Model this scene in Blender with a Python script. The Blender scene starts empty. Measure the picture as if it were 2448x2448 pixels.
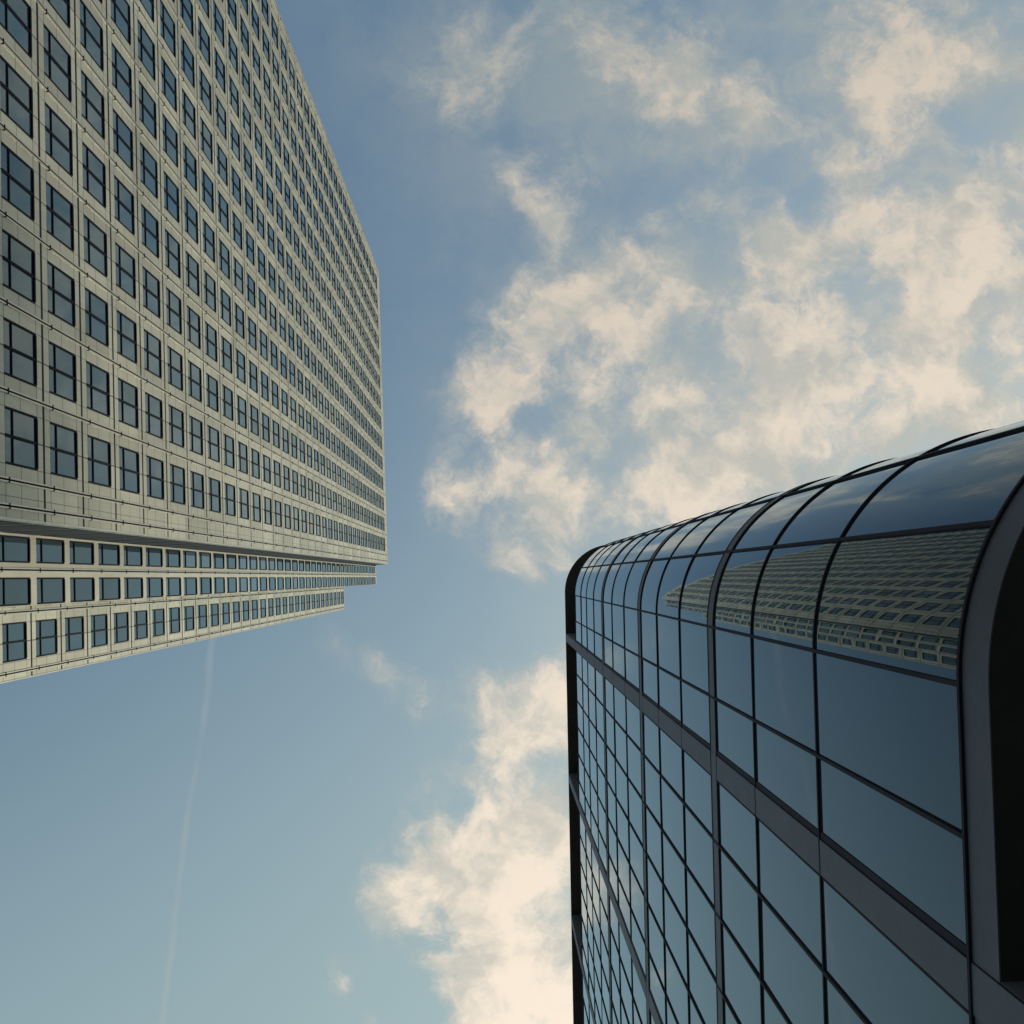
import bpy, math, random
from mathutils import Vector, Matrix

random.seed(7)
scene = bpy.context.scene
col = scene.collection
EYE = 1.6                                   # camera height above the pavement

# ------------------------------------------------------------------ camera
cam_data = bpy.data.cameras.new("camera")
cam_data.sensor_width = 36.0
cam_data.lens = 36.0 * 2850.0 / 2448.0
cam_data.clip_start = 0.1
cam_data.clip_end = 5000.0
cam = bpy.data.objects.new("camera", cam_data)
col.objects.link(cam)
R0 = Vector((0.99923048, 0.03675846, -0.01368433))      # image right
R1 = Vector((-0.0359623, 0.99786739, 0.05447375))       # image down
R2 = Vector((0.01565752, -0.05393971, 0.99842143))      # looking direction, almost straight up
cam.matrix_world = Matrix((
    (R0.x, -R1.x, -R2.x, 0.0),
    (R0.y, -R1.y, -R2.y, 0.0),
    (R0.z, -R1.z, -R2.z, EYE),
    (0, 0, 0, 1)))
scene.camera = cam

# ------------------------------------------------------------------ exposure
scene.view_settings.view_transform = 'Standard'
scene.view_settings.look = 'None'
scene.view_settings.exposure = 0.0
scene.view_settings.gamma = 1.0
scene.view_settings.use_curve_mapping = False

# ------------------------------------------------------------------ sky
SUN_ELEV = math.radians(52)
SUN_DIR = Vector((0.87 * math.cos(SUN_ELEV), 0.493 * math.cos(SUN_ELEV), math.sin(SUN_ELEV))).normalized()
world = bpy.data.worlds.new("World")
scene.world = world
world.use_nodes = True
wt = world.node_tree
wt.nodes.clear()


class NT:
    """tiny helper to wire nodes"""
    def __init__(self, tree):
        self.t = tree

    def new(self, kind, **kw):
        n = self.t.nodes.new(kind)
        for k, v in kw.items():
            setattr(n, k, v)
        return n

    def put(self, sock, v):
        if hasattr(v, 'links'):
            self.t.links.new(v, sock)
        elif v is not None:
            sock.default_value = v

    def math(self, op, a, b=None, c=None, clamp=False):
        n = self.new('ShaderNodeMath', operation=op)
        n.use_clamp = clamp
        self.put(n.inputs[0], a)
        self.put(n.inputs[1], b)
        self.put(n.inputs[2], c)
        return n.outputs[0]

    def vec(self, op, a, b=None, s=None):
        n = self.new('ShaderNodeVectorMath', operation=op)
        self.put(n.inputs[0], a)
        self.put(n.inputs[1], b)
        if s is not None:
            self.put(n.inputs['Scale'], s)
        return n.outputs['Value'] if op in ('DISTANCE', 'DOT_PRODUCT', 'LENGTH') else n.outputs[0]

    def mapr(self, v, a, b, c, d, smooth=True):
        n = self.new('ShaderNodeMapRange', interpolation_type='SMOOTHSTEP' if smooth else 'LINEAR')
        self.put(n.inputs[0], v)
        for i, q in enumerate((a, b, c, d)):
            self.put(n.inputs[i + 1], q)
        return n.outputs[0]

    def noise(self, vec, scale, detail=4, rough=0.55, color=False, lac=2.0, dist=0.0):
        n = self.new('ShaderNodeTexNoise')
        self.put(n.inputs['Vector'], vec)
        n.inputs['Scale'].default_value = scale
        n.inputs['Detail'].default_value = detail
        n.inputs['Roughness'].default_value = rough
        n.inputs['Lacunarity'].default_value = lac
        n.inputs['Distortion'].default_value = dist
        return n.outputs['Color'] if color else n.outputs[0]

    def mix(self, f, a, b, blend='MIX'):
        n = self.new('ShaderNodeMix', data_type='RGBA', blend_type=blend)
        self.put(n.inputs[0], f)
        self.put(n.inputs[6], a)
        self.put(n.inputs[7], b)
        return n.outputs[2]


def rgb(r, g, b):
    return (r, g, b, 1.0)


w = NT(wt)
tc = w.new('ShaderNodeTexCoord')
sepd = w.new('ShaderNodeSeparateXYZ')
w.put(sepd.inputs[0], tc.outputs['Generated'])
zc = w.math('MAXIMUM', sepd.outputs[2], 0.06)
comb = w.new('ShaderNodeCombineXYZ')
w.put(comb.inputs[0], w.math('DIVIDE', sepd.outputs[0], zc))
w.put(comb.inputs[1], w.math('DIVIDE', sepd.outputs[1], zc))
P = comb.outputs[0]                          # where the ray meets a flat cloud layer

# clear sky
nish = w.new('ShaderNodeTexSky', sky_type='NISHITA')
nish.sun_disc = False
nish.sun_elevation = SUN_ELEV
nish.sun_rotation = math.atan2(SUN_DIR.x, SUN_DIR.y)
nish.altitude = 0.0
nish.air_density = 1.0
nish.dust_density = 2.5
nish.ozone_density = 1.0
hsv = w.new('ShaderNodeHueSaturation')
hsv.inputs['Saturation'].default_value = 1.0
w.put(hsv.inputs['Color'], nish.outputs[0])
clear = w.mix(1.0, hsv.outputs[0], rgb(1.10, 1.34, 1.20), 'MULTIPLY')
# the milky side of the sky, towards the sun
side = w.vec('DOT_PRODUCT', P, (0.35, 1.0, 0.0))
haze_f = w.mapr(side, -0.30, 0.45, 0.0, 0.62)
clear = w.mix(haze_f, clear, rgb(4.2, 5.5, 5.2))

# cloud layer: where the clouds lie, eroded by fractal noise
warp = w.noise(P, 9.0, 5, 0.55, color=True)
warp = w.vec('SUBTRACT', warp, (0.5, 0.5, 0.5))
PW = w.vec('ADD', P, w.vec('SCALE', warp, s=0.05))
warp2 = w.vec('SUBTRACT', w.noise(PW, 30.0, 4, 0.6, color=True), (0.5, 0.5, 0.5))
PW = w.vec('ADD', PW, w.vec('SCALE', warp2, s=0.022))
fine = w.noise(PW, 24.0, 10, 0.68)
mid = w.noise(w.vec('ADD', PW, (3.1, 1.7, 0.0)), 9.0, 6, 0.6)
puff = w.math('ADD', w.math('MULTIPLY', fine, 0.55), w.math('MULTIPLY', mid, 0.45))
CLOUDS = [(0.018,-0.449,0.042,0.34),(-0.03,-0.423,0.026,0.34),(0.009,-0.402,0.031,0.36),(-0.016,-0.397,0.026,0.3),(0.036,-0.454,0.024,0.3),(0.13,-0.47,0.053,0.4),(0.155,-0.451,0.039,0.35),(0.179,-0.42,0.048,0.6),(0.16,-0.403,0.031,0.45),(0.114,-0.422,0.026,0.3),(0.095,-0.486,0.026,0.25),(0.382,-0.433,0.088,0.75),(0.34,-0.463,0.061,0.65),(0.435,-0.412,0.039,0.45),(0.331,-0.43,0.039,0.4),(0.228,-0.404,0.048,0.5),(0.213,-0.379,0.053,0.5),(0.254,-0.42,0.035,0.35),(0.292,-0.384,0.035,0.42),(0.317,-0.365,0.031,0.42),(0.373,-0.398,0.048,0.4),(0.381,-0.286,0.092,0.9),(0.369,-0.33,0.048,0.5),(0.322,-0.321,0.039,0.4),(0.29,-0.34,0.031,0.4),(0.276,-0.282,0.061,0.5),(0.25,-0.261,0.039,0.45),(0.299,-0.224,0.088,0.5),(0.342,-0.233,0.066,0.45),(0.442,-0.219,0.053,0.65),(0.466,-0.338,0.031,0.7),(0.426,-0.256,0.048,0.45),(0.051,-0.29,0.031,0.7),(0.06,-0.333,0.048,0.4),(0.028,-0.341,0.026,0.34),(0.096,-0.335,0.035,0.38),(0.043,-0.261,0.022,0.35),(0.067,-0.311,0.031,0.35),(0.112,-0.277,0.039,0.65),(0.123,-0.295,0.031,0.5),(0.096,-0.238,0.048,0.8),(0.084,-0.202,0.053,0.9),(0.136,-0.183,0.048,0.8),(0.159,-0.308,0.039,0.5),(0.194,-0.285,0.044,0.42),(0.171,-0.257,0.039,0.42),(0.055,-0.203,0.048,0.72),(0.027,-0.218,0.031,0.42),(0.005,-0.18,0.044,0.68),(-0.014,-0.156,0.039,0.65),(0.029,-0.161,0.053,0.45),(0.053,-0.146,0.039,0.5),(0.102,-0.141,0.031,0.66),(0.08,-0.12,0.031,0.6),(0.002,-0.102,0.044,0.85),(-0.017,-0.067,0.039,0.8),(-0.035,-0.061,0.026,0.65),(0.039,-0.055,0.048,0.75),(0.067,-0.061,0.039,0.85),(0.02,-0.02,0.024,0.45),(0.019,-0.003,0.018,0.5),(0.044,-0.016,0.013,0.4),(0.151,-0.125,0.053,0.45),(0.203,-0.162,0.061,0.5),(0.226,-0.201,0.061,0.52),(0.193,-0.106,0.066,0.8),(0.163,-0.064,0.048,0.85),(0.134,-0.044,0.035,0.6),(0.259,-0.143,0.07,0.8),(0.304,-0.127,0.053,0.7),(0.349,-0.157,0.079,0.75),(0.42,-0.155,0.07,0.95),(0.386,-0.192,0.061,0.6),(-0.126,0.051,0.026,0.3),(-0.095,0.07,0.018,0.32),(-0.068,0.088,0.027,0.5),(-0.065,0.116,0.016,0.36),(-0.245,0.112,0.013,0.22),(-0.005,0.091,0.035,0.65),(-0.023,0.118,0.026,0.65),(-0.0,0.146,0.033,0.95),(0.046,0.113,0.039,0.65),(0.034,0.085,0.026,0.5),(0.062,0.086,0.026,0.6),(-0.042,0.165,0.026,0.5),(-0.078,0.179,0.022,0.42),(0.019,0.202,0.061,1.0),(-0.044,0.22,0.042,0.8),(-0.076,0.242,0.037,0.75),(-0.098,0.267,0.026,0.65),(-0.039,0.278,0.048,0.9),(0.013,0.266,0.079,1.1),(0.028,0.318,0.079,1.1),(-0.007,0.333,0.053,1.0),(-0.025,0.363,0.039,0.95),(-0.099,0.301,0.015,0.35),(-0.137,0.328,0.02,0.5),(-0.118,0.359,0.018,0.35),(-0.05,-0.442,0.088,0.08),(-0.113,-0.155,0.066,0.06)]
total = None
for (cx, cy, r, a) in CLOUDS:
    d = w.vec('DISTANCE', PW, (cx, cy, 0.0))
    v = w.mapr(d, r * 1.6, 0.0, 0.0, a * 0.98)
    total = v if total is None else w.math('ADD', total, v)
# open gaps of blue between them
GAPS = [(0.252, -0.448, 0.028), (0.188, -0.376, 0.025), (0.176, -0.351, 0.028), (0.4, -0.369, 0.039), (0.452, -0.39, 0.028),
        (0.289, -0.315, 0.025), (0.268, -0.337, 0.021), (0.2, -0.252, 0.025), (0.11, -0.166, 0.021), (0.126, -0.119, 0.032),
        (0.172, -0.188, 0.028), (0.095, -0.299, 0.021), (0.086, -0.267, 0.018), (0.035, -0.133, 0.014), (0.098, -0.372, 0.039),
        (0.034, -0.29, 0.018), (0.055, 0.165, 0.018), (-0.036, 0.193, 0.016), (-0.001, 0.063, 0.021),
        (0.146, -0.337, 0.028)]
for (cx, cy, r) in GAPS:
    d = w.vec('DISTANCE', PW, (cx, cy, 0.0))
    total = w.math('SUBTRACT', total, w.mapr(d, r * 1.7, r * 0.3, 0.0, 0.62))
total = w.math('MAXIMUM', total, 0.0)
# the sky away from here carries loose clouds too
far = w.math('MULTIPLY', w.mapr(w.vec('LENGTH', P), 0.55, 0.95, 0.0, 1.0), w.mapr(mid, 0.48, 0.66, 0.0, 0.8))
total = w.math('ADD', total, far)
# a loose veil over the cloudier half of the sky
veil = w.mapr(w.vec('DOT_PRODUCT', PW, (1.0, -0.55, 0.0)), 0.05, 0.40, 0.0, 0.27)
total = w.math('ADD', total, w.math('MULTIPLY', veil, w.mapr(w.vec('LENGTH', P), 0.6, 0.9, 1.0, 0.0)))
total = w.math('MINIMUM', total, 1.45)
patch = w.mapr(w.noise(w.vec('ADD', PW, (7.3, 2.1, 0.0)), 13.0, 5, 0.55), 0.36, 0.62, 0.62, 1.14)
total = w.math('MULTIPLY', total, patch)
# cores of the banks and a few stray puffs
CORES = [(-0.002, 0.091, 0.037, 0.4), (0.048, 0.086, 0.037, 0.4), (0.053, 0.127, 0.042, 0.5), (0.0, 0.143, 0.037, 0.5),
         (0.027, 0.175, 0.042, 0.6), (-0.026, 0.179, 0.032, 0.25), (-0.068, 0.09, 0.024, 0.62), (-0.126, 0.053, 0.032, 0.08),
         (-0.095, 0.07, 0.018, 0.3), (-0.139, 0.328, 0.017, 0.45), (-0.006, 0.313, 0.058, 0.5), (0.02, 0.361, 0.068, 0.6),
         (-0.055, 0.233, 0.037, 0.35), (-0.087, 0.262, 0.032, 0.3), (0.014, 0.236, 0.053, 0.5), (0.048, -0.193, 0.047, 0.2),
         (0.018, -0.447, 0.058, 0.22), (0.06, -0.326, 0.058, 0.28), (0.114, -0.259, 0.037, 0.35), (0.172, -0.432, 0.068, 0.25),
         (0.38, -0.279, 0.068, 0.75), (0.204, -0.109, 0.063, 0.3), (0.156, -0.061, 0.047, 0.4), (0.259, -0.15, 0.063, 0.25)]
for (cx, cy, r, a) in CORES:
    d = w.vec('DISTANCE', PW, (cx, cy, 0.0))
    total = w.math('ADD', total, w.mapr(d, r * 1.25, 0.0, 0.0, a))
gate = w.math('MULTIPLY', total, 2.8, clamp=True)
dens = w.math('MULTIPLY_ADD', w.math('MULTIPLY', w.math('SUBTRACT', puff, 0.5), gate), 3.6, w.math('MULTIPLY', total, 0.68))
cover = w.mapr(dens, -0.02, 1.14, 0.0, 0.92)
shade = w.mapr(w.noise(w.vec('ADD', PW, (0.021, 0.017, 0.4)), 17.0, 7, 0.6), 0.36, 0.60, 0.0, 1.0)
body = w.math('MULTIPLY', w.mapr(dens, 0.12, 1.1, 0.0, 1.0), w.math('MULTIPLY_ADD', shade, 0.78, 0.22))
near_sun = w.mapr(side, -0.45, 0.42, 0.0, 1.0, smooth=False)
lit = w.mix(near_sun, rgb(6.1, 5.35, 4.45), rgb(10.4, 8.9, 7.2))
thin = w.mix(near_sun, rgb(3.3, 3.8, 3.8), rgb(5.6, 5.5, 4.9))
ccol = w.mix(body, thin, lit)
haze_veil = w.math('MULTIPLY', w.mapr(w.vec('DOT_PRODUCT', PW, (1.0, -0.35, 0.0)), -0.10, 0.32, 0.0, 1.0), w.mapr(mid, 0.34, 0.62, 0.16, 0.62))
clear = w.mix(haze_veil, clear, thin)
skyc = w.mix(cover, clear, ccol)
# an old, spread vapour trail
seg = w.vec('SUBTRACT', w.vec('ADD', P, w.vec('SCALE', warp, s=0.012)), (-0.237, 0.047, 0.0))
T = Vector((-0.049, 0.305, 0.0)).normalized()
off = w.math('ABSOLUTE', w.vec('DOT_PRODUCT', seg, (T.y, -T.x, 0.0)))
trail = w.mapr(off, 0.0046, 0.0, 0.0, 1.0)
trail = w.math('MULTIPLY', trail, w.mapr(w.vec('DOT_PRODUCT', seg, tuple(T)), -0.2, 0.0, 0.0, 1.0))
trail = w.math('MULTIPLY', trail, w.mapr(mid, 0.36, 0.58, 0.03, 0.17))
skyc = w.mix(trail, skyc, rgb(5.2, 5.3, 4.8))

bg = w.new('ShaderNodeBackground')
bg.inputs['Strength'].default_value = 0.1
w.put(bg.inputs['Color'], skyc)
wo = w.new('ShaderNodeOutputWorld')
wt.links.new(bg.outputs[0], wo.inputs[0])

# ------------------------------------------------------------------ sun
sun_data = bpy.data.lights.new("sun", 'SUN')
sun_data.energy = 1.5
sun_data.angle = math.radians(10)
sun_data.color = (1.0, 0.90, 0.74)
sun = bpy.data.objects.new("sun", sun_data)
col.objects.link(sun)
sun.rotation_euler = SUN_DIR.to_track_quat('Z', 'Y').to_euler()


# ------------------------------------------------------------------ materials
def material(name):
    m = bpy.data.materials.new(name)
    m.use_nodes = True
    t = NT(m.node_tree)
    return m, t, m.node_tree.nodes['Principled BSDF']


def cladding():
    """brushed steel panels; u of the map counts bays, v counts storeys"""
    m, t, b = material("steel_cladding")
    uv = t.new('ShaderNodeUVMap')
    sp = t.new('ShaderNodeSeparateXYZ')
    t.put(sp.inputs[0], uv.outputs[0])
    u, v = sp.outputs[0], sp.outputs[1]
    geo = t.new('ShaderNodeNewGeometry')

    def line(x, at, half, soft):
        f = t.math('FRACT', t.math('ADD', x, 0.5 - at + 10.0))
        dd = t.math('ABSOLUTE', t.math('SUBTRACT', f, 0.5))
        return t.mapr(dd, half, half + soft, 1.0, 0.0)
    lines = None
    for (x, at, half, wt_) in ((v, 0.0, 0.023, 0.97), (v, 0.153, 0.005, 0.75), (v, -0.153, 0.005, 0.75), (v, 0.48, 0.005, 0.65),
                               (u, 0.5, 0.008, 0.8), (u, 0.178, 0.005, 0.55), (u, 0.822, 0.005, 0.55)):
        l = t.math('MULTIPLY', line(x, at, half, 0.002), wt_)
        lines = l if lines is None else t.math('MAXIMUM', lines, l)
    # every panel its own slight tone
    cell = t.new('ShaderNodeCombineXYZ')
    t.put(cell.inputs[0], t.math('FLOOR', t.math('MULTIPLY', u, 2.0)))
    t.put(cell.inputs[1], t.math('FLOOR', t.math('MULTIPLY', t.math('ADD', v, 0.153), 1.0)))
    wn = t.new('ShaderNodeTexWhiteNoise')
    wn.noise_dimensions = '2D'
    t.put(wn.inputs['Vector'], cell.outputs[0])
    tone = t.mapr(wn.outputs['Value'], 0, 1, 0.80, 1.10, smooth=False)
    stain = t.noise(geo.outputs['Position'], 0.35, 6, 0.65)
    tone = t.math('MULTIPLY', tone, t.mapr(stain, 0.3, 0.7, 0.86, 1.08, smooth=False))
    streak_v = t.vec('MULTIPLY', geo.outputs['Position'], (6.0, 6.0, 0.25))
    tone = t.math('MULTIPLY', tone, t.mapr(t.noise(streak_v, 1.0, 4, 0.6), 0.3, 0.7, 0.93, 1.05, smooth=False))
    warm = t.mix(wn.outputs['Color'], rgb(0.49, 0.48, 0.375), rgb(0.54, 0.515, 0.405))
    tv = t.new('ShaderNodeCombineXYZ')
    for i in range(3):
        t.put(tv.inputs[i], tone)
    base = t.mix(1.0, warm, tv.outputs[0], 'MULTIPLY')
    base = t.mix(lines, base, rgb(0.012, 0.016, 0.024))
    t.put(b.inputs['Base Color'], base)
    keep = t.math('SUBTRACT', 1.0, lines)
    t.put(b.inputs['Metallic'], t.math('MULTIPLY', keep, 0.35))
    t.put(b.inputs['Specular IOR Level'], t.math('MULTIPLY', keep, 0.5))
    b.inputs['Roughness'].default_value = 0.48
    bump = t.new('ShaderNodeBump')
    bump.inputs['Strength'].default_value = 0.5
    bump.inputs['Distance'].default_value = 0.01
    t.put(bump.inputs['Height'], t.math('SUBTRACT', t.math('MULTIPLY', stain, 0.3), lines))
    t.put(b.inputs['Normal'], bump.outputs[0])
    return m


def plain(name, c, rough=0.5, metal=0.0, var=0.12, scale=1.5, spec=0.5):
    m, t, b = material(name)
    geo = t.new('ShaderNodeNewGeometry')
    n = t.noise(geo.outputs['Position'], scale, 5, 0.6)
    f = t.mapr(n, 0.3, 0.7, 1.0 - var, 1.0 + var, smooth=False)
    cv = t.new('ShaderNodeCombineXYZ')
    for i in range(3):
        t.put(cv.inputs[i], f)
    t.put(b.inputs['Base Color'], t.mix(1.0, rgb(*c), cv.outputs[0], 'MULTIPLY'))
    b.inputs['Roughness'].default_value = rough
    b.inputs['Metallic'].default_value = metal
    b.inputs['Specular IOR Level'].default_value = spec
    return m


def glazing(name, body_c, tint, ior, wave, scale, blinds=0.0):
    """coated tinted glass: a dark body under a coloured mirror that strengthens towards grazing"""
    m, t, b = material(name)
    nt = m.node_tree
    out = [n for n in nt.nodes if n.type == 'OUTPUT_MATERIAL'][0]
    nt.nodes.remove(b)
    geo = t.new('ShaderNodeNewGeometry')
    pos = t.vec('MULTIPLY', geo.outputs['Position'], (1.0, 1.0, 0.55))
    n = t.noise(pos, scale, 2, 0.5)
    bump = t.new('ShaderNodeBump')
    bump.inputs['Strength'].default_value = 1.0
    bump.inputs['Distance'].default_value = wave
    t.put(bump.inputs['Height'], n)
    fr = t.new('ShaderNodeFresnel')
    fr.inputs['IOR'].default_value = ior
    t.put(fr.inputs['Normal'], bump.outputs[0])
    gl = t.new('ShaderNodeBsdfGlossy')
    gl.inputs['Color'].default_value = rgb(*tint)
    gl.inputs['Roughness'].default_value = 0.012
    t.put(gl.inputs['Normal'], bump.outputs[0])
    df = t.new('ShaderNodeBsdfDiffuse')
    # blinds and rooms behind differ from pane to pane
    isl = t.mapr(geo.outputs['Random Per Island'], 0.0, 1.0, 0.4, 1.6, smooth=False)
    blind = t.math('MULTIPLY', t.math('GREATER_THAN', geo.outputs['Random Per Island'], 0.86), 0.07 * blinds)
    bv = t.new('ShaderNodeCombineXYZ')
    for i in range(3):
        t.put(bv.inputs[i], t.math('MULTIPLY_ADD', isl, body_c[i], blind))
    t.put(df.inputs['Color'], bv.outputs[0])
    mx = t.new('ShaderNodeMixShader')
    t.put(mx.inputs[0], fr.outputs[0])
    t.put(mx.inputs[1], df.outputs[0])
    t.put(mx.inputs[2], gl.outputs[0])
    t.put(out.inputs[0], mx.outputs[0])
    return m


M_STEEL = cladding()
M_FRAME = plain("navy_window_frame", (0.006, 0.007, 0.013), 0.7, var=0.2, spec=0.06)
M_RAIL = plain("rail_steel", (0.50, 0.48, 0.40), 0.35, 0.6)
M_RAILGAP = plain("rail_groove", (0.012, 0.013, 0.018), 0.8, spec=0.1)
M_PANE = glazing("office_glass", (0.026, 0.047, 0.075), (0.66, 0.90, 1.0), 1.62, 0.0012, 0.9, 1.0)
M_GLASS = glazing("curtain_glass", (0.032, 0.047, 0.063), (0.76, 0.90, 1.0), 1.53, 0.0010, 1.7)
M_MULL = plain("black_mullion", (0.038, 0.035, 0.050), 0.7, var=0.2, spec=0.10)
M_STONE = plain("grey_pier", (0.128, 0.132, 0.168), 0.55, var=0.10, scale=2.2, spec=0.3)
M_DARK = plain("black_soffit", (0.060, 0.062, 0.064), 0.8, spec=0.1)
M_REVEAL_SHADE = plain("reveal_shade_grey", (0.045, 0.048, 0.055), 0.7, var=0.3, scale=2.0, spec=0.15)  # dark colour standing in for shade in the turned side's window reveals
M_ROOF = plain("roof_grey", (0.22, 0.22, 0.21), 0.8)


# ------------------------------------------------------------------ mesh helper
class MB:
    def __init__(self):
        self.v, self.f, self.uv, self.smooth = [], [], [], []

    def quad(self, a, b, c, d, uvs=None, smooth=False):
        i = len(self.v)
        self.v += [tuple(a), tuple(b), tuple(c), tuple(d)]
        self.f.append((i, i + 1, i + 2, i + 3))
        self.uv.append(uvs)
        self.smooth.append(smooth)

    def box(self, F, u0, u1, z0, z1, d0, d1):
        """box in a facade frame F: along u, up z, outwards d"""
        p = [[[F(u, z, d) for d in (d0, d1)] for z in (z0, z1)] for u in (u0, u1)]
        q = self.quad
        q(p[0][0][1], p[1][0][1], p[1][1][1], p[0][1][1])
        q(p[1][0][0], p[0][0][0], p[0][1][0], p[1][1][0])
        q(p[0][0][0], p[0][0][1], p[0][1][1], p[0][1][0])
        q(p[1][0][1], p[1][0][0], p[1][1][0], p[1][1][1])
        q(p[0][1][1], p[1][1][1], p[1][1][0], p[0][1][0])
        q(p[0][0][0], p[1][0][0], p[1][0][1], p[0][0][1])

    def build(self, name, mat, parent=None, merge=False):
        me = bpy.data.meshes.new(name)
        me.from_pydata(self.v, [], self.f)
        if any(x is not None for x in self.uv):
            lay = me.uv_layers.new(name="UVMap")
            k = 0
            for face, uvs in zip(self.f, self.uv):
                for j in range(4):
                    lay.data[k].uv = uvs[j] if uvs else (0.3, 0.3)
                    k += 1
        if any(self.smooth):
            me.polygons.foreach_set('use_smooth', self.smooth)
            import bmesh
            bm = bmesh.new()
            bm.from_mesh(me)
            bmesh.ops.remove_doubles(bm, verts=bm.verts, dist=1e-4)
            bm.to_mesh(me)
            bm.free()
        me.materials.append(mat)
        me.update()
        o = bpy.data.objects.new(name, me)
        col.objects.link(o)
        if parent is not None:
            o.parent = parent
        return o


def thing(name, label, cat):
    o = bpy.data.objects.new(name, None)
    col.objects.link(o)
    o['label'] = label
    o['category'] = cat
    return o


def frame(x0, y0, du, n):
    """facade frame: u metres along du from (x0, y0), z up, d metres out along n"""
    def F(u, z, d):
        return Vector((x0 + du[0] * u + n[0] * d, y0 + du[1] * u + n[1] * d, z))
    return F


def shown(p):
    """pixel-free test of how large a metre at p looks from the pavement, 0 outside the view"""
    q = Vector((p[0], p[1], p[2] - EYE))
    x, y, z = R0.dot(q), R1.dot(q), R2.dot(q)
    if z <= 1 or abs(x / z) > 0.435 or abs(y / z) > 0.435:
        return 0.0
    return 1.0 / z


def area_seen(pts):
    """area that four corners cover in the view, for picking the hundred largest of a part"""
    if not any(shown(p) for p in pts):
        return 0.0
    s = []
    for p in pts:
        q = Vector((p[0], p[1], p[2] - EYE))
        z = max(R2.dot(q), 1.0)
        s.append((R0.dot(q) / z, R1.dot(q) / z))
    return abs(sum(s[i][0] * s[(i + 1) % 4][1] - s[(i + 1) % 4][0] * s[i][1] for i in range(4))) / 2


# ------------------------------------------------------------------ ground
g = MB()
g.quad((-900, -900, 0), (900, -900, 0), (900, 900, 0), (-900, 900, 0))
gm, gt_, gb = material("paving")
gg = gt_.new('ShaderNodeNewGeometry')
br = gt_.new('ShaderNodeTexBrick')
gt_.put(br.inputs['Vector'], gg.outputs['Position'])
br.inputs['Scale'].default_value = 1.2
br.inputs['Color1'].default_value = rgb(0.26, 0.25, 0.23)
br.inputs['Color2'].default_value = rgb(0.22, 0.215, 0.20)
br.inputs['Mortar'].default_value = rgb(0.10, 0.10, 0.09)
br.inputs['Mortar Size'].default_value = 0.008
gt_.put(gb.inputs['Base Color'], br.outputs[0])
gb.inputs['Roughness'].default_value = 0.75
ground = g.build("pavement", gm)
ground['kind'] = 'structure'

# ------------------------------------------------------------------ the pale steel tower
tower = thing("office_tower", "tall pale steel-clad tower with square dark-framed windows in a grid and a stepped corner", "skyscraper")
FH = 4.106                                   # storey height
Z0 = 43.87 + EYE                             # one storey joint
W = 3.05                                     # bay width
X1, X2, X3 = -16.425, -20.1, -23.35          # the three steps of the corner
wall = MB()
windows = []                                 # (frame, u0, u1, z0, z1, split in u)


def facade(F, ubreaks, cells, zlo, zhi, uref, step=W, D=-0.055, jointed=True):
    """wall with openings; cells = (u0, u1, split) repeated on every storey between zlo and zhi"""
    us = sorted(set(ubreaks) | {c[0] for c in cells} | {c[1] for c in cells})
    nlo = math.floor((zlo - Z0) / FH)
    nhi = math.ceil((zhi - Z0) / FH)
    zs = [zlo]
    rows = []
    for n in range(nlo, nhi + 1):
        a, b = Z0 + FH * n + WLO, Z0 + FH * (n + 1) - WHI
        if a > zlo + 0.3 and b < zhi - 0.3:
            rows.append((a, b))
            zs += [a, b]
    zs.append(zhi)
    zs = sorted(zs)
    opening = {(round(c[0], 4), round(r[0], 4)) for c in cells for r in rows}

    def uvp(u, z):
        return ((u - uref) / step, (z - Z0) / FH if jointed else 0.3)
    for i in range(len(us) - 1):
        for j in range(len(zs) - 1):
            if (round(us[i], 4), round(zs[j], 4)) in opening:
                continue
            u0, u1, z0, z1 = us[i], us[i + 1], zs[j], zs[j + 1]
            wall.quad(F(u0, z0, 0), F(u1, z0, 0), F(u1, z1, 0), F(u0, z1, 0),
                      [uvp(u0, z0), uvp(u1, z0), uvp(u1, z1), uvp(u0, z1)])
    for c in cells:
        for (a, b) in rows:
            u0, u1 = c[0], c[1]
            wall.quad(F(u0, a, 0), F(u0, a, D), F(u0, b, D), F(u0, b, 0))
            wall.quad(F(u1, a, D), F(u1, a, 0), F(u1, b, 0), F(u1, b, D))
            wall.quad(F(u0, a, D), F(u0, a, 0), F(u1, a, 0), F(u1, a, D))
            wall.quad(F(u0, b, 0), F(u0, b, D), F(u1, b, D), F(u1, b, 0))
            windows.append((F, u0, u1, a, b, c[2], D))


WLO, WHI = 0.63, 0.63
TOP1, TOP2, TOP3 = 182.9 + EYE, 201.5 + EYE, 184.0 + EYE
YR0, YL = -3.9, -3.9 - 14 * W                # outermost full bay lines of the main face
F1 = frame(X1, 0.0, (0, 1), (1, 0))
main_cells = []
for k in range(14):
    a = YL + W * k
    main_cells.append((a + 0.545, a + W - 0.545, True))
Y1A, Y1B = YL - 1.35, -2.55
facade(F1, [Y1A, Y1B] + [YL + W * k for k in range(15)], main_cells, 0.0, TOP1, YR0)
# side of the main face turning back to the second step
FR = frame(X2, Y1B, (1, 0), (0, 1))
facade(FR, [0.0, X1 - X2], [], 0.0, TOP1, 0.1, 1.8)
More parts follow.
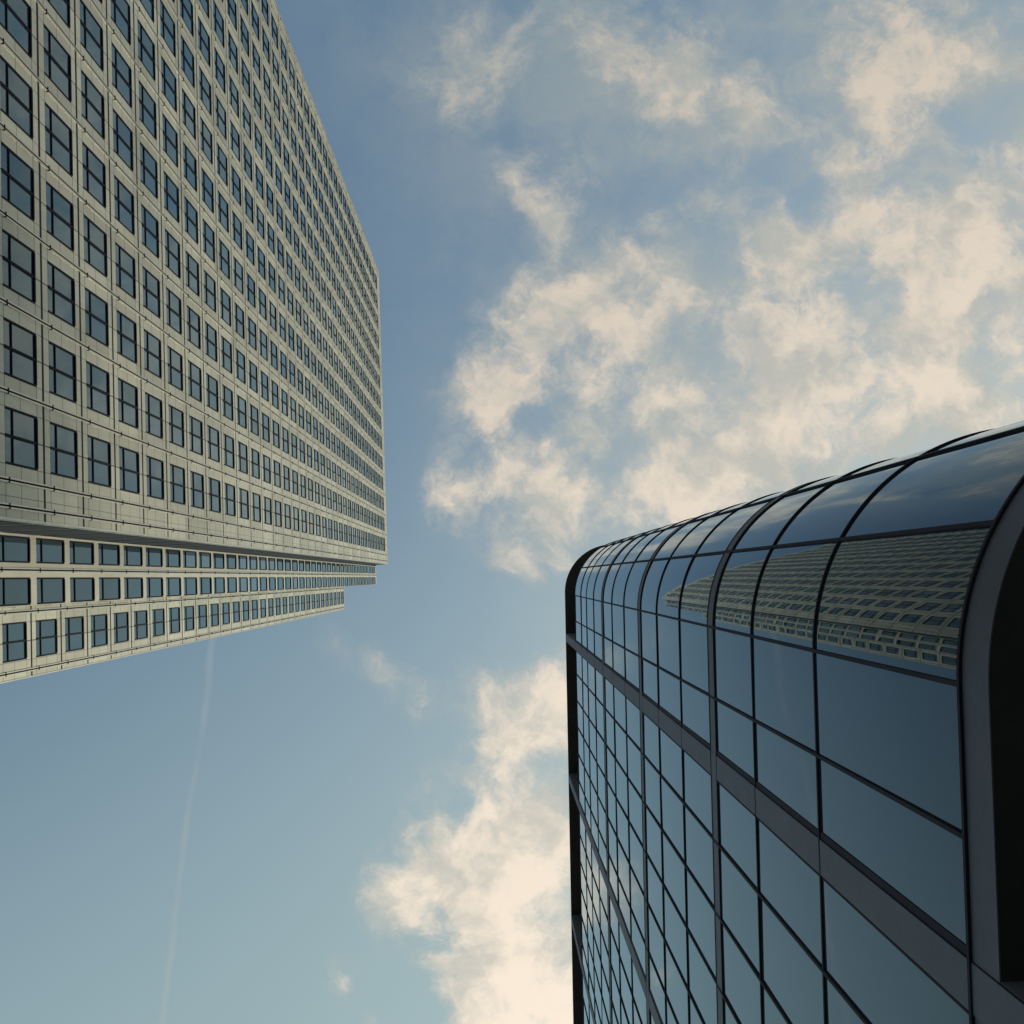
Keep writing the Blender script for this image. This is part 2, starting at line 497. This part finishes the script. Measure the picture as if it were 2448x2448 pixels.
# second step, narrow bays with undivided windows
F2 = frame(X2, 0.0, (0, 1), (1, 0))
WLO, WHI = 0.52, 0.22
facade(F2, [-2.55, 0.50], [(-2.46, -1.34, False), (-0.72, 0.46, False)], 0.0, TOP2, -1.04, 50.0, -0.055, False)
FR2 = frame(X3, 0.50, (1, 0), (0, 1))
facade(FR2, [0.0, X2 - X3], [(0.5, 2.7, False)], 0.0, TOP2, 0.1, 3.0)
# third step, the plain corner bay
F3 = frame(X3, 0.0, (0, 1), (1, 0))
WLO, WHI = 0.60, 0.63
facade(F3, [0.50, 4.13, 0.85, 3.75], [(1.34, 3.2, True)], 0.0, TOP3, 0.85, 2.9)
# the far sides, plain bays
WLO, WHI = 0.63, 0.63
FS = frame(X3 - 54.9, 4.13, (1, 0), (0, 1))
facade(FS, [0.0, 54.9], [(1.0 + 3.05 * k, 2.96 + 3.05 * k, True) for k in range(17)], 0.0, TOP3, 0.455)
FL = frame(X1, Y1A, (-1, 0), (0, -1))
facade(FL, [0.0, 58.0], [], 0.0, TOP1, 0.0)
FB = frame(X3 - 54.9, 4.13, (0, -1), (-1, 0))
facade(FB, [0.0, 4.13 - Y1A], [], 0.0, TOP3, 0.0)
wall.build("wall", M_STEEL, tower)
lv = MB()                                    # dark boxes painting in reveal shade on the turned side, broken at every storey
for n in range(-11, 34):
    z = Z0 + FH * n
    if z > 1.0:
        lv.box(FR, 0.30, 3.30, z + 0.28, z + FH - 0.28, 0.002, 0.020)
lv.build("reveal_shade_strip", M_REVEAL_SHADE, tower)
roof = MB()


def slab(x0, x1, y0, y1, z):
    roof.quad((x0, y0, z), (x1, y0, z), (x1, y1, z), (x0, y1, z))


slab(X2 - 0.002, X1, Y1A, Y1B, TOP1)
slab(X3, X2, Y1A + 3, 0.50, TOP2)
slab(X3 - 54.9, X3, Y1A, 4.13, TOP3)
roof.build("roof", M_ROOF, tower)


def window_meshes(item, panes, bars):
    F, u0, u1, z0, z1, split, D = item
    fr = 0.075
    D0 = D + 0.005
    E = D + 0.035                             # glass
    zs = (z0 + 0.60, z0 + 0.665)             # transom between the low strip and the tall pane
    um = (u0 + u1) / 2
    mh = 0.048
    cols = [(u0 + fr, um - mh), (um + mh, u1 - fr)] if split else [(u0 + fr, u1 - fr)]
    for (a, b) in cols:
        for (c, d) in ((z0 + 0.02, zs[0]), (zs[1], z1 - 0.12)):
            ta, tb = random.gauss(0, 0.0035), random.gauss(0, 0.0035)
            hu, hz = (b - a) / 2, (d - c) / 2
            panes.quad(F(a, c, E - ta * hu - tb * hz), F(b, c, E + ta * hu - tb * hz),
                       F(b, d, E + ta * hu + tb * hz), F(a, d, E - ta * hu + tb * hz))
    B = bars.box
    B(F, u0, u0 + fr, z0, z1, D0, E + 0.030)
    B(F, u1 - fr, u1, z0, z1, D0, E + 0.030)
    B(F, u0 + fr, u1 - fr, z0, z0 + 0.02, D0, E + 0.012)
    B(F, u0 + fr, u1 - fr, z1 - 0.12, z1, D0, E + 0.055)
    B(F, u0 + fr, u1 - fr, zs[0], zs[1], D0, E + 0.040)
    if split:
        B(F, um - mh, um + mh, z0 + 0.02, zs[0], D0, E + 0.045)
        B(F, um - mh, um + mh, zs[1], z1 - 0.12, D0, E + 0.045)


def corners(it):
    F, u0, u1, z0, z1 = it[:5]
    return [F(u0, z0, 0), F(u1, z0, 0), F(u1, z1, 0), F(u0, z1, 0)]


def facing(it):
    F, u0, u1, z0, z1 = it[:5]
    c = F(u0, z0, 0)
    n = F(u0, z0, 1) - c
    return n.dot(Vector((0, 0, EYE)) - c) > 0


windows.sort(key=lambda it: -(area_seen(corners(it)) if facing(it) else 0.0))
for it in windows[:100]:
    p, b = MB(), MB()
    window_meshes(it, p, b)
    wo_ = p.build("window", M_PANE, tower)
    b.build("frame", M_FRAME, wo_)
p, b = MB(), MB()
for it in windows[100:]:
    window_meshes(it, p, b)
many = p.build("window", M_PANE, tower)
many['kind'] = 'stuff'
mf = b.build("frame", M_FRAME, many)
mf['kind'] = 'stuff'

# guide rails for the cleaning cradle, with a clip at every storey


def rail(F, u, z0, z1):
    m = MB()
    g_ = MB()
    m.box(F, u - 0.085, u - 0.035, z0, z1, 0.0, 0.055)
    m.box(F, u + 0.035, u + 0.085, z0, z1, 0.0, 0.055)
    g_.box(F, u - 0.035, u + 0.035, z0, z1, 0.0, 0.006)
    n = math.ceil((z0 - Z0) / FH)
    while Z0 + n * FH + 0.82 < z1 - 0.2:
        z = Z0 + n * FH + 0.82
        g_.box(F, u - 0.10, u + 0.10, z - 0.035, z + 0.035, 0.0, 0.07)
        n += 1
    r = m.build("guide_rail", M_RAIL, tower)
    g_.build("rail_clip", M_RAILGAP, r)


for k in range(15):
    rail(F1, YL + W * k, 0.5, TOP1 - 0.3)
for u in (YR0 + 0.89, YL - 0.89):
    rail(F1, u, 0.5, TOP1 - 0.3)
rail(F2, -1.04, 0.5, TOP2 - 0.3)
rail(F3, 0.85, 0.5, TOP3 - 0.3)
rail(F3, 3.75, 0.5, TOP3 - 0.3)
# bright steel corner trims
for (F, u) in ((F1, Y1B - 0.035), (F3, 4.095)):
    m = MB()
    m.box(F, u - 0.03, u + 0.034, 0.4, TOP1 - 0.2, 0.003, 0.03)
    m.build("corner_trim", M_RAIL, tower)

# ------------------------------------------------------------------ the dark glass block
block = thing("glass_office_block", "dark blue glass office block with a rounded corner, black glazing bars and grey piers", "office building")
A0 = Vector((4.40, 1.187))
E_ = Vector((-0.0195, 1.0)).normalized()
N_ = Vector((-1.0, -0.0195)).normalized()
RAD = 3.07
MOD = 1.47
LEN = 41.2                                   # straight front
BACK = 26.5                                  # straight flanks
ARC = RAD * math.pi / 2


def path(s):
    """plan line of the glass: near flank, rounded corner, front, rounded corner, far flank; gives point and outward normal"""
    if s < -ARC:
        c = A0 - N_ * RAD - E_ * RAD
        t = -ARC - s
        return c - N_ * t, -E_
    if s < 0:
        th = -s / RAD
        n = N_ * math.cos(th) - E_ * math.sin(th)
        return A0 - N_ * RAD + n * RAD, n
    if s <= LEN:
        return A0 + E_ * s, N_
    e = A0 + E_ * LEN
    if s < LEN + ARC:
        th = (s - LEN) / RAD
        n = N_ * math.cos(th) + E_ * math.sin(th)
        return e - N_ * RAD + n * RAD, n
    c = e - N_ * RAD + E_ * RAD
    return c - N_ * (s - LEN - ARC), E_


def G(s, z, d):
    q, n = path(s)
    return Vector((q.x + n.x * d, q.y + n.y * d, z + EYE))


def steps(s0, s1):
    """break a run of the plan line finely on the curves"""
    pts = [s0]
    for (a, b) in ((-ARC, 0.0), (LEN, LEN + ARC)):
        lo, hi = max(s0, a), min(s1, b)
        if hi - lo > 1e-6:
            n = max(2, int(math.ceil((hi - lo) / 0.11)))
            pts += [lo + (hi - lo) * i / n for i in range(n + 1)]
    pts.append(s1)
    pts = sorted(pts)
    out = [pts[0]]
    for q in pts[1:]:
        if q - out[-1] > 1e-5:
            out.append(q)
    return out


def curved(s):
    return -ARC - 1e-6 <= s <= 1e-6 or LEN - 1e-6 <= s <= LEN + ARC + 1e-6


def sweep(m, s0, s1, z0, z1, d0, d1):
    """bar of rectangular section running along the plan line"""
    pts = steps(s0, s1)
    for a, b in zip(pts, pts[1:]):
        sm = curved(a) and curved(b)
        m.quad(G(b, z0, d1), G(a, z0, d1), G(a, z1, d1), G(b, z1, d1))
        m.quad(G(b, z0, d0), G(a, z0, d0), G(a, z0, d1), G(b, z0, d1))
        m.quad(G(a, z1, d0), G(b, z1, d0), G(b, z1, d1), G(a, z1, d1))
        m.quad(G(a, z0, d0), G(b, z0, d0), G(b, z1, d0), G(a, z1, d0))
    for s, sw in ((s0, 1), (s1, 0)):
        q = [G(s, z0, d0), G(s, z0, d1), G(s, z1, d1), G(s, z1, d0)]
        if sw:
            q.reverse()
        m.quad(*q)


LEV = [11.365, 16.61, 20.68, 24.29, 28.85, 32.93, 36.54, 41.35, 45.63, 49.35, 54.17, 58.48, 62.28, 66.87]
HEAVY = {3, 6, 9}                            # every third storey carries a deeper grey band
BOT, TOPG, TOPR = 10.73, 66.87, 76.3
GRID = 2.91                                  # the glazing grid; piers sit a hand's width before it
piers = [2.825 + 8.82 * k for k in range(5)]
front = [0.0]
for k in range(-1, 29):
    s = piers[k // 6] if k >= 0 and k % 6 == 0 else GRID + MOD * k
    if 0.3 < s < LEN - 0.3:
        front.append(s)
front.append(LEN)
pierset = {round(q, 3) for q in piers}
near = [-ARC * i / 3 for i in (1, 2, 3)] + [-ARC - MOD * i for i in range(1, 19)]
far = [LEN + ARC * i / 3 for i in (1, 2, 3)] + [LEN + ARC + MOD * i for i in range(1, 19)]
stations = sorted(front + near + far)
PH = 0.262                                   # half a pier

panels = []
for a, b in zip(stations, stations[1:]):
    u0 = a + (PH if round(a, 3) in pierset else 0.0)
    u1 = b - (PH if round(b, 3) in pierset else 0.0)
    for i in range(len(LEV) - 1):
        z0 = LEV[i] + (0.62 if i in HEAVY else 0.0)
        panels.append((u0, u1, z0, LEV[i + 1]))


def panel_seen(pn):
    s0, s1, z0, z1 = pn
    q, n = path((s0 + s1) / 2)
    if n.dot(-q) <= 0:
        return 0.0
    return area_seen([G(s0, z0, 0), G(s1, z0, 0), G(s1, z1, 0), G(s0, z1, 0)])


def panel_mesh(m, pn):
    s0, s1, z0, z1 = pn
    pts = steps(s0, s1)
    ta, tb = random.gauss(0, 0.0020), random.gauss(0, 0.0014)
    for a, b in zip(pts, pts[1:]):
        sm = curved(a) and curved(b)
        da, db = ta * (a - (s0 + s1) / 2), ta * (b - (s0 + s1) / 2)
        t0, t1 = -tb * (z1 - z0) / 2, tb * (z1 - z0) / 2
        m.quad(G(b, z0, db + t0), G(a, z0, da + t0), G(a, z1, da + t1), G(b, z1, db + t1), smooth=sm)


panels.sort(key=lambda q: -panel_seen(q))
for pn in panels[:100]:
    m = MB()
    panel_mesh(m, pn)
    m.build("glass_panel", M_GLASS, block)
m = MB()
for pn in panels[100:]:
    panel_mesh(m, pn)
rest = m.build("glass_panel", M_GLASS, block)
rest['kind'] = 'stuff'

S0, S1 = stations[0], stations[-1]
# storey bars and the deeper grey bands
for i, z in enumerate(LEV):
    m = MB()
    sweep(m, S0, S1, z - 0.03, z + 0.03, -0.05, 0.042 if i == 0 else 0.027)
    m.build("transom", M_MULL, block)
    if i in HEAVY:
        m = MB()
        sweep(m, S0, S1, z + 0.035, z + 0.60, -0.05, 0.020)
        m.build("storey_band", M_STONE, block)
        m = MB()
        sweep(m, S0, S1, z + 0.60, z + 0.66, -0.05, 0.030)
        m.build("transom", M_MULL, block)
m = MB()
sweep(m, S0, S1, BOT, LEV[0] - 0.031, -0.004, 0.010)
m.build("base_band", M_STONE, block)
# upright bars
for s in stations:
    if round(s, 3) in pierset:
        continue
    m = MB()
    sweep(m, s - 0.024, s + 0.024, LEV[0], TOPG, -0.05, 0.031)
    m.build("mullion", M_MULL, block)
# piers: flat grey blocks with open joints at each storey, over a black core
for s in piers:
    m = MB()
    cuts = [-EYE, 3.5, 7.2, LEV[0]] + LEV[1:] + [71.5, TOPR - 0.02]
    for a, b in zip(cuts, cuts[1:]):
        sweep(m, s - PH, s + PH, a + 0.012, b - 0.012, -0.62, 0.004)
        sweep(m, s - PH + 0.022, s + PH - 0.022, a + 0.012, b - 0.012, 0.014, 0.024)
    pier = m.build("pier", M_STONE, block)
    m = MB()
    sweep(m, s - PH + 0.012, s + PH - 0.012, -EYE, TOPR - 0.02, -0.60, 0.015)
    sweep(m, s - PH - 0.088, s - PH - 0.001, LEV[0], TOPG, -0.05, 0.012)
    sweep(m, s + PH + 0.001, s + PH + 0.03, LEV[0], TOPG, -0.05, 0.012)
    m.build("joint_core", M_MULL, pier)


# roof loggia: dark recess behind the piers, a slab above it
def plate(m, z, off, up):
    """horizontal plate filling the plan, inset by off"""
    pts = [G(s, z, -off) for s in steps(S0 - 0.0, S1)]
    half = []
    for a, b in zip(pts, pts[1:]):
        c, d = Vector((33.9, b.y, z + EYE)), Vector((33.9, a.y, z + EYE))
        if abs(a.y - b.y) < 1e-6:
            continue
        if up:
            m.quad(d, c, b, a)
        else:
            m.quad(a, b, c, d)


m = MB()
sweep(m, S0, S1, TOPG + 0.036, TOPR, -0.75, -0.70)
m.build("recessed_wall", M_DARK, block)
m = MB()
plate(m, TOPG + 0.03, 0.02, True)
plate(m, TOPR, 0.0, False)
plate(m, TOPR + 0.35, 0.0, True)
for a, b in zip(steps(S0, S1), steps(S0, S1)[1:]):
    m.quad(G(b, TOPR, 0), G(a, TOPR, 0), G(a, TOPR + 0.35, 0), G(b, TOPR + 0.35, 0))
m.build("roof_slab", M_DARK, block)
# open base: black ceiling over the arcade and the set-back ground floor wall
m = MB()
plate(m, BOT + 0.006, 0.006, False)
m.build("arcade_ceiling", M_DARK, block)
m = MB()
sweep(m, S0, S1, -EYE, BOT + 0.05, -2.6, -2.5)
m.build("arcade_wall", M_DARK, block)
